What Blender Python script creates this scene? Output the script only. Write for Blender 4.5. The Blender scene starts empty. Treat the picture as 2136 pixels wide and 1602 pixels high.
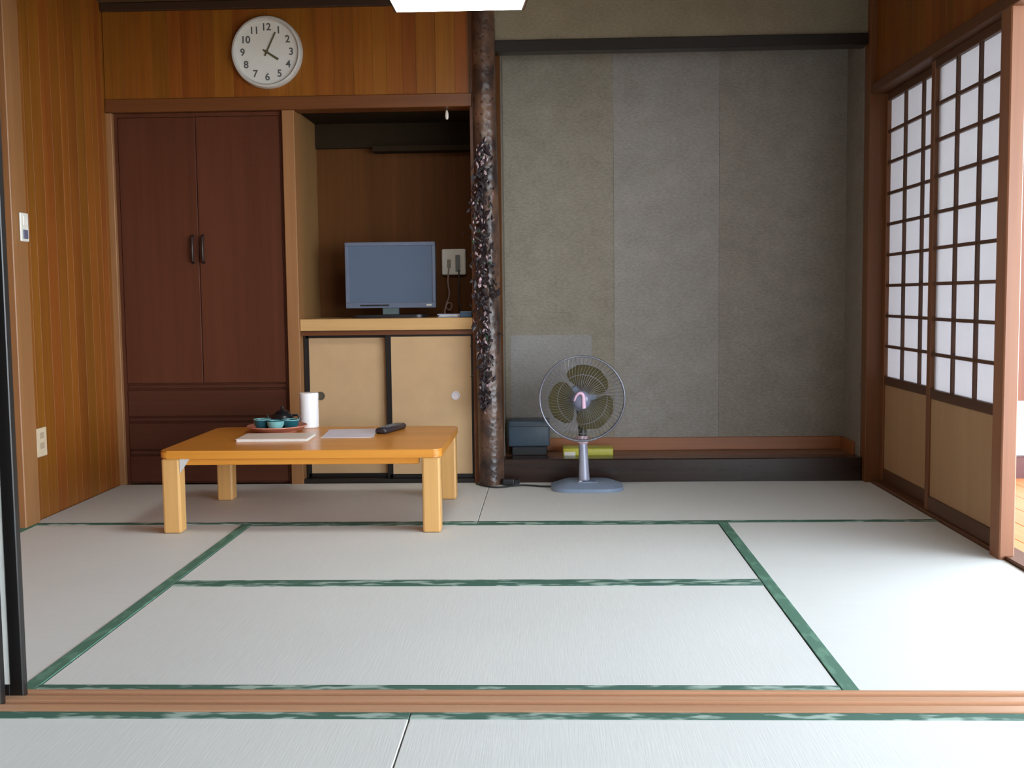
import bpy, bmesh, math, random
from mathutils import Vector, Matrix, Euler
random.seed(7)
scene = bpy.context.scene
COL = scene.collection
PI = math.pi

# ------------------------------------------------------------------ camera
cam_d = bpy.data.cameras.new('camera'); cam = bpy.data.objects.new('camera', cam_d); COL.objects.link(cam)
A = Vector((0.9993117, 0.0352400, -0.0115832)); B = Vector((0.0087769, 0.0787733, 0.9968539)); F = Vector((-0.0360416, 0.9962695, -0.0784098))
M3 = Matrix((A, B, -F)).transposed()
cam.matrix_world = Matrix.Translation((2.0692, -2.3927, 0.8677)) @ M3.to_4x4()
cam_d.sensor_width = 36.0; cam_d.lens = 2293.46 / 2136 * 36.0
cam_d.clip_start = 0.02; cam_d.clip_end = 200
scene.camera = cam

# ------------------------------------------------------------------ world (bright overcast sky) and exposure
W = bpy.data.worlds.new('sky'); scene.world = W; W.use_nodes = True
bg = W.node_tree.nodes['Background']
bg.inputs['Color'].default_value = (0.80, 0.90, 1.0, 1); bg.inputs['Strength'].default_value = 9.0
vs = scene.view_settings
vs.view_transform = 'Standard'; vs.look = 'None'; vs.gamma = 1.0; vs.use_curve_mapping = False; vs.exposure = 0.72
def portal(name, loc, sx, sy, rot):
    d = bpy.data.lights.new(name, 'AREA'); d.shape = 'RECTANGLE'; d.size = sx; d.size_y = sy
    d.cycles.is_portal = True
    o = bpy.data.objects.new(name, d); COL.objects.link(o); o.location = loc; o.rotation_euler = rot
portal('sky_portal', (4.57, -0.7, 0.88), 2.0, 6.9, (0, PI / 2, 0))      # open garden side of the veranda
try:
    scene.cycles.max_bounces = 10; scene.cycles.diffuse_bounces = 6; scene.cycles.sample_clamp_indirect = 8
    scene.cycles.use_denoising = True; scene.cycles.adaptive_threshold = 0.02
except Exception: pass

# ------------------------------------------------------------------ helpers
ORG = {}
def setp(o, label=None, cat=None, group=None, kind=None):
    if label: o['label'] = label
    if cat: o['category'] = cat
    if group: o['group'] = group
    if kind: o['kind'] = kind
    return o
def thing(name, label, cat, loc=(0, 0, 0), group=None):
    o = bpy.data.objects.new(name, None); COL.objects.link(o); o.empty_display_size = 0.05
    o.location = loc; ORG[o.name] = Vector(loc)
    return setp(o, label, cat, group)
def obj(name, bm, mat, parent=None, smooth=None, auto=None):
    me = bpy.data.meshes.new(name)
    if parent is not None: org = ORG[parent.name]
    else:
        org = Vector((0, 0, 0))
        if bm.verts:
            xs = [v.co.x for v in bm.verts]; ys = [v.co.y for v in bm.verts]; zs = [v.co.z for v in bm.verts]
            org = Vector(((min(xs) + max(xs)) / 2, (min(ys) + max(ys)) / 2, min(zs)))
    bmesh.ops.translate(bm, verts=bm.verts, vec=-org)
    bmesh.ops.recalc_face_normals(bm, faces=bm.faces)
    if smooth:
        for f in bm.faces: f.smooth = True
        for e in bm.edges:
            if len(e.link_faces) == 2 and e.calc_face_angle(0) > smooth: e.smooth = False
    bm.to_mesh(me); bm.free()
    me.materials.append(mat)
    o = bpy.data.objects.new(name, me); COL.objects.link(o)
    if parent is not None: o.parent = parent
    else: o.location = org
    ORG[o.name] = org
    return o
def BM(): return bmesh.new()
def box(lo, hi, bev=0.0, bm=None, seg=1):
    own = bm is None
    t = bmesh.new()
    bmesh.ops.create_cube(t, size=1.0)
    lo = Vector(lo); hi = Vector(hi)
    for v in t.verts: v.co = Vector(((lo + hi) / 2)[i] + v.co[i] * (hi - lo)[i] for i in range(3))
    if bev > 0: bmesh.ops.bevel(t, geom=list(t.edges), offset=bev, segments=seg, affect='EDGES', profile=0.5)
    if own: return t
    join(bm, t); return bm
def join(bm, t):
    me = bpy.data.meshes.new('tmp'); t.to_mesh(me); t.free(); bm.from_mesh(me); bpy.data.meshes.remove(me)
def tube(pts, r, seg=8, bm=None, close=False, caps=True):
    if bm is None: bm = bmesh.new()
    pts = [Vector(p) for p in pts]; n = len(pts); rings = []
    up = Vector((0, 0, 1)); prev = None
    for i, p in enumerate(pts):
        if close: t = pts[(i + 1) % n] - pts[i - 1]
        else: t = pts[min(i + 1, n - 1)] - pts[max(i - 1, 0)]
        t.normalize()
        if prev is None:
            ref = up if abs(t.z) < 0.9 else Vector((1, 0, 0)); a = t.cross(ref).normalized()
        else:
            a = (prev - t * prev.dot(t)).normalized()
        prev = a; b = t.cross(a)
        rr = r[i] if isinstance(r, (list, tuple)) else r
        rings.append([bm.verts.new(p + (a * math.cos(2 * PI * k / seg) + b * math.sin(2 * PI * k / seg)) * rr) for k in range(seg)])
    m = n if close else n - 1
    for i in range(m):
        r0 = rings[i]; r1 = rings[(i + 1) % n]
        for k in range(seg): bm.faces.new((r0[k], r0[(k + 1) % seg], r1[(k + 1) % seg], r1[k]))
    if caps and not close:
        bm.faces.new(rings[0]); bm.faces.new(list(reversed(rings[-1])))
    return bm
def lathe(prof, c=(0, 0, 0), seg=32, axis='Z', bm=None):
    """prof: list of (r, h); axis Z or Y (h runs along the axis)."""
    if bm is None: bm = bmesh.new()
    c = Vector(c); rings = []
    for r, h in prof:
        ring = []
        if r < 1e-6:
            ring = [bm.verts.new(c + (Vector((0, 0, h)) if axis == 'Z' else Vector((0, h, 0))))]
        else:
            for k in range(seg):
                a = 2 * PI * k / seg
                d = Vector((r * math.cos(a), r * math.sin(a), h)) if axis == 'Z' else Vector((r * math.cos(a), h, r * math.sin(a)))
                ring.append(bm.verts.new(c + d))
        rings.append(ring)
    for r0, r1 in zip(rings, rings[1:]):
        if len(r0) == 1 and len(r1) == 1: continue
        for k in range(seg):
            k2 = (k + 1) % seg
            if len(r0) == 1: bm.faces.new((r0[0], r1[k], r1[k2]))
            elif len(r1) == 1: bm.faces.new((r0[k], r0[k2], r1[0]))
            else: bm.faces.new((r0[k], r0[k2], r1[k2], r1[k]))
    if prof[0] == prof[-1]: bmesh.ops.remove_doubles(bm, verts=bm.verts, dist=1e-6)
    else:
        for ring in (rings[0], rings[-1]):
            if len(ring) > 2: bm.faces.new(ring)
    return bm
def ring(c, R, r, axis='Y', seg=40, tseg=8, bm=None):
    pts = []
    for k in range(seg):
        a = 2 * PI * k / seg
        pts.append(Vector(c) + (Vector((R * math.cos(a), 0, R * math.sin(a))) if axis == 'Y' else Vector((R * math.cos(a), R * math.sin(a), 0))))
    return tube(pts, r, tseg, bm, close=True)
def prism(outline, z0, z1, bm=None, top_scale=1.0, c=(0, 0)):
    if bm is None: bm = bmesh.new()
    n = len(outline)
    lo = [bm.verts.new((x, y, z0)) for x, y in outline]
    hi = [bm.verts.new((c[0] + (x - c[0]) * top_scale, c[1] + (y - c[1]) * top_scale, z1)) for x, y in outline]
    for k in range(n): bm.faces.new((lo[k], lo[(k + 1) % n], hi[(k + 1) % n], hi[k]))
    bm.faces.new(list(reversed(lo))); bm.faces.new(hi)
    return bm
def rrect(cx, cy, w, d, r, seg=6):
    out = []
    for sx, sy, a0 in ((1, 1, 0), (-1, 1, PI / 2), (-1, -1, PI), (1, -1, 1.5 * PI)):
        for k in range(seg + 1):
            a = a0 + (PI / 2) * k / seg
            out.append((cx + sx * (w / 2 - r) + r * math.cos(a), cy + sy * (d / 2 - r) + r * math.sin(a)))
    return out
def copy_tree(o, parent=None):
    c = o.copy(); COL.objects.link(c); c.parent = parent
    for ch in list(o.children): copy_tree(ch, c)
    return c

# ------------------------------------------------------------------ materials
def s2l(c):
    f = lambda v: v / 12.92 if v <= 0.04045 else ((v + 0.055) / 1.055) ** 2.4
    return tuple(f(x / 255) for x in c) + (1,)
def newmat(name):
    m = bpy.data.materials.new(name); m.use_nodes = True
    nt = m.node_tree; b = nt.nodes['Principled BSDF']
    return m, nt, b
def plain(name, rgb, rough=0.6, metal=0.0, spec=0.5, noise=0.06, nscale=40, bump=0.0):
    m, nt, b = newmat(name)
    b.inputs['Roughness'].default_value = rough; b.inputs['Metallic'].default_value = metal
    b.inputs['Specular IOR Level'].default_value = spec
    tc = nt.nodes.new('ShaderNodeTexCoord'); nz = nt.nodes.new('ShaderNodeTexNoise'); nz.inputs['Scale'].default_value = nscale
    nz.inputs['Detail'].default_value = 4
    nt.links.new(tc.outputs['Object'], nz.inputs['Vector'])
    rmp = nt.nodes.new('ShaderNodeValToRGB'); c = s2l(rgb)
    rmp.color_ramp.elements[0].position = 0.3; rmp.color_ramp.elements[1].position = 0.7
    rmp.color_ramp.elements[0].color = tuple(x * (1 - noise) for x in c[:3]) + (1,)
    rmp.color_ramp.elements[1].color = tuple(min(1, x * (1 + noise)) for x in c[:3]) + (1,)
    nt.links.new(nz.outputs['Fac'], rmp.inputs['Fac']); nt.links.new(rmp.outputs['Color'], b.inputs['Base Color'])
    if bump:
        bp = nt.nodes.new('ShaderNodeBump'); bp.inputs['Strength'].default_value = bump; bp.inputs['Distance'].default_value = 0.002
        nt.links.new(nz.outputs['Fac'], bp.inputs['Height']); nt.links.new(bp.outputs['Normal'], b.inputs['Normal'])
    return m
def wood(name, c1, c2, axis='Z', rough=0.4, rand=0.0, fine=60, coarse=6, spec=0.5, hue=0.0):
    m, nt, b = newmat(name); N = nt.nodes.new; L = nt.links.new
    b.inputs['Roughness'].default_value = rough; b.inputs['Specular IOR Level'].default_value = spec
    tc = N('ShaderNodeTexCoord'); oi = N('ShaderNodeObjectInfo')
    mul = N('ShaderNodeVectorMath'); mul.operation = 'SCALE'; mul.inputs[0].default_value = (17, 31, 23); L(oi.outputs['Random'], mul.inputs['Scale'])
    add = N('ShaderNodeVectorMath'); add.operation = 'ADD'; L(tc.outputs['Object'], add.inputs[0]); L(mul.outputs['Vector'], add.inputs[1])
    outs = []
    for sc, stretch in ((coarse, 0.06), (fine, 0.03)):
        mp = N('ShaderNodeMapping'); s = [sc] * 3; s['XYZ'.index(axis)] = sc * stretch; mp.inputs['Scale'].default_value = s
        L(add.outputs['Vector'], mp.inputs['Vector'])
        nz = N('ShaderNodeTexNoise'); nz.inputs['Scale'].default_value = 1; nz.inputs['Detail'].default_value = 3; nz.inputs['Roughness'].default_value = 0.6
        L(mp.outputs['Vector'], nz.inputs['Vector']); outs.append(nz.outputs['Fac'])
    mx = N('ShaderNodeMix'); mx.data_type = 'FLOAT'; mx.inputs['Factor'].default_value = 0.4
    L(outs[0], mx.inputs['A']); L(outs[1], mx.inputs['B'])
    rm = N('ShaderNodeValToRGB'); rm.color_ramp.elements[0].position = 0.32; rm.color_ramp.elements[1].position = 0.68
    rm.color_ramp.elements[0].color = s2l(c1); rm.color_ramp.elements[1].color = s2l(c2)
    L(mx.outputs['Result'], rm.inputs['Fac'])
    last = rm.outputs['Color']
    if rand:
        hs = N('ShaderNodeHueSaturation')
        mr = N('ShaderNodeMapRange'); mr.inputs['To Min'].default_value = 1 - rand; mr.inputs['To Max'].default_value = 1 + rand
        L(oi.outputs['Random'], mr.inputs['Value']); L(mr.outputs['Result'], hs.inputs['Value'])
        if hue:
            wn = N('ShaderNodeTexWhiteNoise'); wn.noise_dimensions = '1D'; L(oi.outputs['Random'], wn.inputs['W'])
            mh = N('ShaderNodeMapRange'); mh.inputs['To Min'].default_value = 0.5 - hue; mh.inputs['To Max'].default_value = 0.5 + hue
            L(wn.outputs['Value'], mh.inputs['Value']); L(mh.outputs['Result'], hs.inputs['Hue'])
        L(last, hs.inputs['Color']); last = hs.outputs['Color']
    L(last, b.inputs['Base Color'])
    bp = N('ShaderNodeBump'); bp.inputs['Strength'].default_value = 0.08; bp.inputs['Distance'].default_value = 0.001
    L(outs[1], bp.inputs['Height']); L(bp.outputs['Normal'], b.inputs['Normal'])
    return m
def tatami_mat(name, axis):
    m, nt, b = newmat(name); N = nt.nodes.new; L = nt.links.new
    b.inputs['Roughness'].default_value = 0.62; b.inputs['Specular IOR Level'].default_value = 0.35
    tc = N('ShaderNodeTexCoord'); mp = N('ShaderNodeMapping')
    s = [380, 380, 380]; s['XYZ'.index(axis)] = 12     # rush stalks lie across the mat
    mp.inputs['Scale'].default_value = s; L(tc.outputs['Object'], mp.inputs['Vector'])
    nz = N('ShaderNodeTexNoise'); nz.inputs['Scale'].default_value = 1; nz.inputs['Detail'].default_value = 2; L(mp.outputs['Vector'], nz.inputs['Vector'])
    n2 = N('ShaderNodeTexNoise'); n2.inputs['Scale'].default_value = 2.2; n2.inputs['Detail'].default_value = 3; L(tc.outputs['Object'], n2.inputs['Vector'])
    mx = N('ShaderNodeMix'); mx.data_type = 'FLOAT'; mx.inputs['Factor'].default_value = 0.45; L(nz.outputs['Fac'], mx.inputs['A']); L(n2.outputs['Fac'], mx.inputs['B'])
    rm = N('ShaderNodeValToRGB'); rm.color_ramp.elements[0].position = 0.3; rm.color_ramp.elements[1].position = 0.7
    rm.color_ramp.elements[0].color = s2l((206, 210, 208)); rm.color_ramp.elements[1].color = s2l((214, 218, 217))
    L(mx.outputs['Result'], rm.inputs['Fac']); L(rm.outputs['Color'], b.inputs['Base Color'])
    bp = N('ShaderNodeBump'); bp.inputs['Strength'].default_value = 0.25; bp.inputs['Distance'].default_value = 0.001
    L(nz.outputs['Fac'], bp.inputs['Height']); L(bp.outputs['Normal'], b.inputs['Normal'])
    return m
def border_mat(name, axis, c_light=(150, 172, 162), c_dark=(56, 96, 82)):
    # woven cloth edging with a small repeated figure along its length
    m, nt, b = newmat(name); N = nt.nodes.new; L = nt.links.new
    b.inputs['Roughness'].default_value = 0.8
    tc = N('ShaderNodeTexCoord'); mp = N('ShaderNodeMapping'); s = [40, 40, 40]; s['XYZ'.index(axis)] = 13
    mp.inputs['Scale'].default_value = s; L(tc.outputs['Object'], mp.inputs['Vector'])
    nz = N('ShaderNodeTexNoise'); nz.inputs['Scale'].default_value = 1; nz.inputs['Detail'].default_value = 2; L(mp.outputs['Vector'], nz.inputs['Vector'])
    rm = N('ShaderNodeValToRGB'); rm.color_ramp.elements[0].position = 0.50; rm.color_ramp.elements[1].position = 0.62
    rm.color_ramp.elements[0].color = s2l(c_dark); rm.color_ramp.elements[1].color = s2l(c_light)
    L(nz.outputs['Fac'], rm.inputs['Fac']); L(rm.outputs['Color'], b.inputs['Base Color'])
    return m
def wallpaper(name, c1, c2):
    m, nt, b = newmat(name); N = nt.nodes.new; L = nt.links.new
    b.inputs['Roughness'].default_value = 0.75; b.inputs['Specular IOR Level'].default_value = 0.3
    tc = N('ShaderNodeTexCoord'); outs = []
    for s in ((60, 60, 150), (9, 9, 11)):
        mp = N('ShaderNodeMapping'); mp.inputs['Scale'].default_value = s; L(tc.outputs['Object'], mp.inputs['Vector'])
        nz = N('ShaderNodeTexNoise'); nz.inputs['Scale'].default_value = 1; nz.inputs['Detail'].default_value = 4; L(mp.outputs['Vector'], nz.inputs['Vector']); outs.append(nz.outputs['Fac'])
    mx = N('ShaderNodeMix'); mx.data_type = 'FLOAT'; mx.inputs['Factor'].default_value = 0.35; L(outs[0], mx.inputs['A']); L(outs[1], mx.inputs['B'])
    rm = N('ShaderNodeValToRGB'); rm.color_ramp.elements[0].position = 0.33; rm.color_ramp.elements[1].position = 0.67
    rm.color_ramp.elements[0].color = s2l(c1); rm.color_ramp.elements[1].color = s2l(c2)
    L(mx.outputs['Result'], rm.inputs['Fac']); L(rm.outputs['Color'], b.inputs['Base Color'])
    bp = N('ShaderNodeBump'); bp.inputs['Strength'].default_value = 0.35; bp.inputs['Distance'].default_value = 0.002
    L(outs[0], bp.inputs['Height']); L(bp.outputs['Normal'], b.inputs['Normal'])
    return m
def translucent(name, rgb, frac=0.6, rough=0.6):
    m, nt, b = newmat(name); N = nt.nodes.new; L = nt.links.new
    nt.nodes.remove(b); out = nt.nodes['Material Output']
    tc = N('ShaderNodeTexCoord'); nz = N('ShaderNodeTexNoise'); nz.inputs['Scale'].default_value = 30; nz.inputs['Detail'].default_value = 4
    L(tc.outputs['Object'], nz.inputs['Vector'])
    rm = N('ShaderNodeValToRGB'); c = s2l(rgb)
    rm.color_ramp.elements[0].color = tuple(x * 0.96 for x in c[:3]) + (1,); rm.color_ramp.elements[1].color = c
    L(nz.outputs['Fac'], rm.inputs['Fac'])
    d = N('ShaderNodeBsdfDiffuse'); t = N('ShaderNodeBsdfTranslucent'); mx = N('ShaderNodeMixShader'); mx.inputs[0].default_value = frac
    L(rm.outputs['Color'], d.inputs['Color']); L(rm.outputs['Color'], t.inputs['Color'])
    L(d.outputs[0], mx.inputs[1]); L(t.outputs[0], mx.inputs[2]); L(mx.outputs[0], out.inputs['Surface'])
    return m
def emit(name, rgb, strength):
    m, nt, b = newmat(name)
    b.inputs['Base Color'].default_value = (0.9, 0.9, 0.88, 1)
    b.inputs['Emission Color'].default_value = rgb + (1,); b.inputs['Emission Strength'].default_value = strength
    return m

PLANK = wood('cedar_plank', (116, 62, 14), (150, 90, 28), 'Z', 0.42, rand=0.10, fine=70, coarse=9, hue=0.008, spec=0.35)
TRIMV = wood('trim_wood_vertical', (132, 90, 52), (160, 114, 72), 'Z', 0.45)
TRIMX = wood('lintel_wood', (94, 50, 20), (120, 70, 30), 'X', 0.45)
TRIMY = wood('lintel_wood_depth', (84, 50, 28), (112, 70, 40), 'Y', 0.5)
DARKX = wood('dark_lacquer_wood_x', (22, 18, 16), (36, 30, 26), 'X', 0.35)
MOULD = wood('ceiling_moulding_wood', (46, 30, 18), (66, 44, 26), 'X', 0.5)
WARD = wood('wardrobe_veneer', (78, 40, 25), (96, 53, 35), 'Z', 0.45, spec=0.25, fine=40, coarse=5)
WARDX = wood('wardrobe_veneer_drawer', (70, 37, 24), (86, 48, 33), 'X', 0.45, spec=0.25, fine=40, coarse=5)
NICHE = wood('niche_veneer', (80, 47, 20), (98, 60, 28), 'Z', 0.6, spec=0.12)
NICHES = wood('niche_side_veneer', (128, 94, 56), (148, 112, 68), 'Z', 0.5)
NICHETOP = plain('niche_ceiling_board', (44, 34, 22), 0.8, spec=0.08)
COUNTER = wood('counter_wood', (186, 146, 92), (206, 166, 112), 'X', 0.4)
TABLE = wood('table_honey_wood', (196, 124, 40), (220, 150, 60), 'X', 0.28, fine=50, coarse=5)
TLEG = wood('table_leg_wood', (196, 148, 86), (214, 166, 102), 'Z', 0.35)
SILLW = wood('sill_wood', (176, 132, 102), (200, 156, 122), 'X', 0.4)
SHOJIW = wood('shoji_frame_wood', (104, 62, 34), (128, 80, 46), 'Z', 0.45)
SHOJIY = wood('shoji_rail_wood', (74, 46, 28), (98, 62, 38), 'Y', 0.45)
POSTR = wood('opening_post_wood', (128, 82, 56), (152, 102, 70), 'Z', 0.42)
SHOJIB = wood('shoji_lower_board', (168, 132, 96), (184, 148, 108), 'Z', 0.5)
FUSU = plain('fusuma_tan_paper', (188, 156, 116), 0.7, noise=0.04, nscale=12)
BLACKF = plain('black_lacquer_frame', (22, 19, 18), 0.35)
FUSW = plain('fusuma_white_paper', (214, 214, 208), 0.8)
TATX = tatami_mat('tatami_rush_x', 'Y'); TATY = tatami_mat('tatami_rush_y', 'X')
HERX = border_mat('border_cloth_x', 'X'); HERY = border_mat('border_cloth_y', 'Y', (92, 134, 114), (70, 112, 94))
WP1 = wallpaper('grasscloth_a', (126, 119, 106), (150, 143, 130)); WP2 = wallpaper('grasscloth_b', (130, 125, 118), (154, 149, 143)); WP3 = wallpaper('grasscloth_c', (123, 116, 106), (147, 140, 130))
WPP = wallpaper('grasscloth_pale', (133, 130, 127), (157, 154, 152))
KOKABE = wallpaper('olive_plaster', (122, 112, 92), (142, 132, 110))
CEIL = wood('ceiling_board', (96, 70, 44), (120, 90, 58), 'X', 0.6)
PLASTER = plain('plain_plaster', (112, 98, 78), 0.85)
PAPER = translucent('shoji_paper', (206, 205, 208), 0.5)
WHITEP = plain('white_plastic', (226, 222, 212), 0.4, noise=0.02)
GREYP = plain('grey_plastic', (120, 122, 124), 0.45)
DARKP = plain('dark_plastic', (34, 34, 38), 0.35)
DARKBASE = wood('alcove_kamachi_lacquer', (34, 22, 18), (52, 34, 26), 'X', 0.22)
PLATF = wood('alcove_floor_board', (104, 74, 56), (128, 94, 72), 'X', 0.35)
BASEB = wood('alcove_baseboard_wood', (126, 74, 40), (156, 96, 54), 'X', 0.45)

# ------------------------------------------------------------------ dimensions
XL, XR, YB = 0.014, 3.535, 2.725
CZ = 2.236        # ceiling height
NB = 3.20         # back of the niche
TB = 3.055        # back of the tokonoma

def struct(name, bm, mat, label, cat, smooth=None):
    return setp(obj(name, bm, mat, None, smooth), label, cat, kind='structure')

# floors
struct('floor', box((-0.2, -1.12, -0.10), (3.62, 3.30, -0.058)), NICHES, 'bare wooden subfloor under the tatami mats', 'floor')
struct('floor_front_room', box((-0.2, -4.3, -0.10), (3.62, -1.125, -0.002)), TATX, 'pale matted floor of the near room behind the camera', 'floor')

struct('wall_outer_back', box((-0.12, 3.30, -0.10), (3.62, 3.36, 2.34)), PLASTER, 'outer wall behind wardrobe, niche and alcove', 'wall')
# tatami mats
def mat_x(x0, x1, y0, y1, label, group='tatami mats', sides=(1, 1)):
    t = thing('tatami_mat', label, 'tatami mat', ((x0 + x1) / 2, (y0 + y1) / 2, -0.056), group)
    g = 0.0012
    obj('mat_core', box((x0 + g, y0 + g, -0.056), (x1 - g, y1 - g, 0.0), 0.002), TATX, t)
    for on, ya, yb in ((sides[0], y0 + g, y0 + 0.036), (sides[1], y1 - 0.036, y1 - g)):
        if not on: continue
        obj('border', box((x0 + g, ya, -0.05), (x1 - g, yb, 0.0016), 0.0008), HERX, t)
def mat_y(x0, x1, y0, y1, label, group='tatami mats', sides=(1, 1)):
    t = thing('tatami_mat', label, 'tatami mat', ((x0 + x1) / 2, (y0 + y1) / 2, -0.056), group)
    g = 0.0012
    obj('mat_core', box((x0 + g, y0 + g, -0.056), (x1 - g, y1 - g, 0.0), 0.002), TATY, t)
    for on, xa, xb in ((sides[0], x0 + g, x0 + 0.038), (sides[1], x1 - 0.038, x1 - g)):
        if not on: continue
        obj('border', box((xa, y0 + g, -0.05), (xb, y1 - g, 0.0016), 0.0008), HERY, t)
Y1, Y2 = 0.900, 1.789
mat_x(XL, 1.777, Y2, YB, 'tatami mat at the back left under the rear legs of the low table', sides=(1, 0))
mat_x(1.777, XR, Y2, YB, 'tatami mat along the dark alcove step under the electric fan', sides=(1, 0))
mat_y(XL, 0.9, -0.025, Y2, 'lengthwise tatami mat along the left panelled wall')
mat_y(2.7, XR, -0.025, Y2, 'sunlit lengthwise tatami mat along the right paper screens', sides=(1, 0))
mat_x(0.9, 2.7, Y1, Y2, 'middle crosswise tatami mat just in front of the low table')
mat_x(0.9, 2.7, -0.025, Y1, 'crosswise tatami mat next to the wooden door sill')
mat_x(-0.03, 1.768, -1.085, -0.152, 'nearest tatami mat on the left, in front of the sill')
mat_x(1.768, 3.56, -1.085, -0.152, 'nearest tatami mat on the right, in front of the sill')

# sliding door sill with two grooves
prof = [(-0.150, -0.056), (-0.027, -0.056), (-0.027, 0.004), (-0.040, 0.004), (-0.040, -0.004), (-0.066, -0.004), (-0.066, 0.004), (-0.092, 0.004), (-0.092, -0.004), (-0.118, -0.004), (-0.118, 0.004), (-0.150, 0.004)]
bm = BM()
l0 = [bm.verts.new((-0.1, y, z)) for y, z in prof]; l1 = [bm.verts.new((3.60, y, z)) for y, z in prof]
for k in range(len(prof)): bm.faces.new((l0[k], l0[(k + 1) % len(prof)], l1[(k + 1) % len(prof)], l1[k]))
bm.faces.new(l0); bm.faces.new(list(reversed(l1)))
struct('trim_1', bm, SILLW, 'pale wooden sliding door sill with grooves across the floor', 'sill')

# plank walls
PLANK_MESH = {}
def planks(parent, along, a0, a1, z0, z1, face, sign, depth=0.012):
    """boards standing side by side along axis 'along' (0 = x, 1 = y); face = wall plane, sign = direction into the room"""
    p = a0; widths = (0.062, 0.075, 0.089)
    while p < a1 - 0.01:
        w = random.choice(widths); w = min(w, a1 - p)
        if a1 - (p + w) < 0.03: w = a1 - p
        key = (along, round(w, 4), round(z1 - z0, 3), sign)
        if key not in PLANK_MESH:
            g = 0.0003
            if along == 0: b = box((g, 0 if sign > 0 else -depth, 0), (w - g, depth if sign > 0 else 0, z1 - z0), 0.0006)
            else: b = box((0 if sign > 0 else -depth, g, 0), (depth if sign > 0 else 0, w - g, z1 - z0), 0.0006)
            bmesh.ops.recalc_face_normals(b, faces=b.faces)
            me = bpy.data.meshes.new('plank'); b.to_mesh(me); b.free(); me.materials.append(PLANK); PLANK_MESH[key] = me
        o = bpy.data.objects.new('plank', PLANK_MESH[key]); COL.objects.link(o); o.parent = parent
        loc = Vector((p, face, z0)) if along == 0 else Vector((face, p, z0))
        o.location = loc - ORG[parent.name]
        p += w
wl = struct('wall_left', box((-0.12, -0.17, -0.056), (XL - 0.014, 3.3, 2.30)), NICHES, 'left wall of narrow orange-brown wooden boards', 'wall')
planks(wl, 1, 0.02, 1.728, 0.0, CZ, XL - 0.013, 1)
planks(wl, 1, 1.853, YB, 0.0, CZ, XL - 0.013, 1)
struct('trim_2', box((-0.05, 1.730, -0.05), (XL + 0.022, 1.851, CZ), 0.003), TRIMV, 'light brown square post on the left wall carrying a switch', 'post')
# back wall above wardrobe and niche
wb = struct('wall_back', box((XL, YB + 0.002, 1.803), (1.735, YB + 0.10, 2.30)), NICHES, 'orange-brown boarded wall above the wardrobe and niche', 'wall')
planks(wb, 0, XL + 0.002, 1.700, 1.803, CZ, YB + 0.001, -1)
struct('trim_3', box((XL + 0.001, YB - 0.018, 1.742), (1.716, YB + 0.10, 1.802), 0.003), TRIMX, 'reddish brown lintel beam over wardrobe and television niche', 'beam')
struct('trim_4', box((XL + 0.001, YB - 0.035, 2.196), (1.716, YB - 0.012, CZ - 0.001), 0.004), MOULD, 'dark moulding along the ceiling above the clock', 'moulding')
struct('trim_5', box((0.836, YB - 0.012, -0.05), (0.893, YB + 0.10, 1.741), 0.003), TRIMV, 'light brown post between wardrobe and television niche', 'post')
struct('trim_6', box((1.704, YB - 0.004, -0.05), (1.735, YB + 0.10, 2.30), 0.002), TRIMX, 'narrow brown jamb on the right of the television niche', 'post')
struct('trim_15', box((XL - 0.004, YB - 0.010, 0.0), (0.040, YB + 0.02, 1.741), 0.002), TRIMV, 'thin brown strip between left wall and wardrobe', 'trim')

# niche shell
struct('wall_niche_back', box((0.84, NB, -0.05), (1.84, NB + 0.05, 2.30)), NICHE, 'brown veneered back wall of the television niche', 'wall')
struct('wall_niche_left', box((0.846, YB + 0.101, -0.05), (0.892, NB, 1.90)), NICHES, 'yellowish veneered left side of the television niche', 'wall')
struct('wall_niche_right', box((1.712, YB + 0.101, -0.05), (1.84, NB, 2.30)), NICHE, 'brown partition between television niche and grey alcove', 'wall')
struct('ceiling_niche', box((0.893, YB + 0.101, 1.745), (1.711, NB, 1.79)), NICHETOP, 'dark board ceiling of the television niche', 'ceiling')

struct('trim_22', box((0.893, NB - 0.03, 1.625), (1.711, NB - 0.0005, 1.7445)), NICHETOP, 'dark board added to darken the top of the niche back', 'board')  # guessed board, with the ledge below, added to deepen the dark niche top
struct('trim_23', box((1.19, NB - 0.10, 1.597), (1.711, NB - 0.0005, 1.6245), 0.002), NICHETOP, 'dark narrow ledge added to darken the niche top', 'ledge')
# ------------------------------------------------------------------ tokonoma alcove
wa = struct('wall_alcove_back', box((1.80, TB + 0.004, 0.0), (3.60, TB + 0.09, 2.30)), KOKABE, 'grey grasscloth wall at the back of the large alcove', 'wall')
for x0, x1, m in ((1.842, 2.379, WP1), (2.380, 2.893, WP2), (2.894, 3.508, WP3)):
    obj('wallpaper_strip', box((x0, TB, 0.10), (x1, TB + 0.004, 2.20)), m, wa)
setp(obj('pale_patch', box((1.868, TB - 0.002, 0.20), (2.268, TB, 0.68)), WPP, wa), 'pale bluish rectangular patch')  # thin rectangle, slightly paler and bluer than the strips around it
was = struct('wall_alcove_right', box((3.506, YB + 0.05, 0.0), (3.60, TB, 2.30)), WP3, 'narrow grey side wall on the right of the large alcove', 'wall')
struct('wall_alcove_left', box((1.80, YB + 0.12, 0.0), (1.841, TB, 2.30)), WP1, 'narrow grey side wall behind the log post', 'wall')
struct('wall_alcove_top', box((1.82, YB + 0.004, 2.036), (3.545, YB + 0.07, 2.30)), KOKABE, 'olive grey plaster wall above the dark alcove beam', 'wall')
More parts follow.
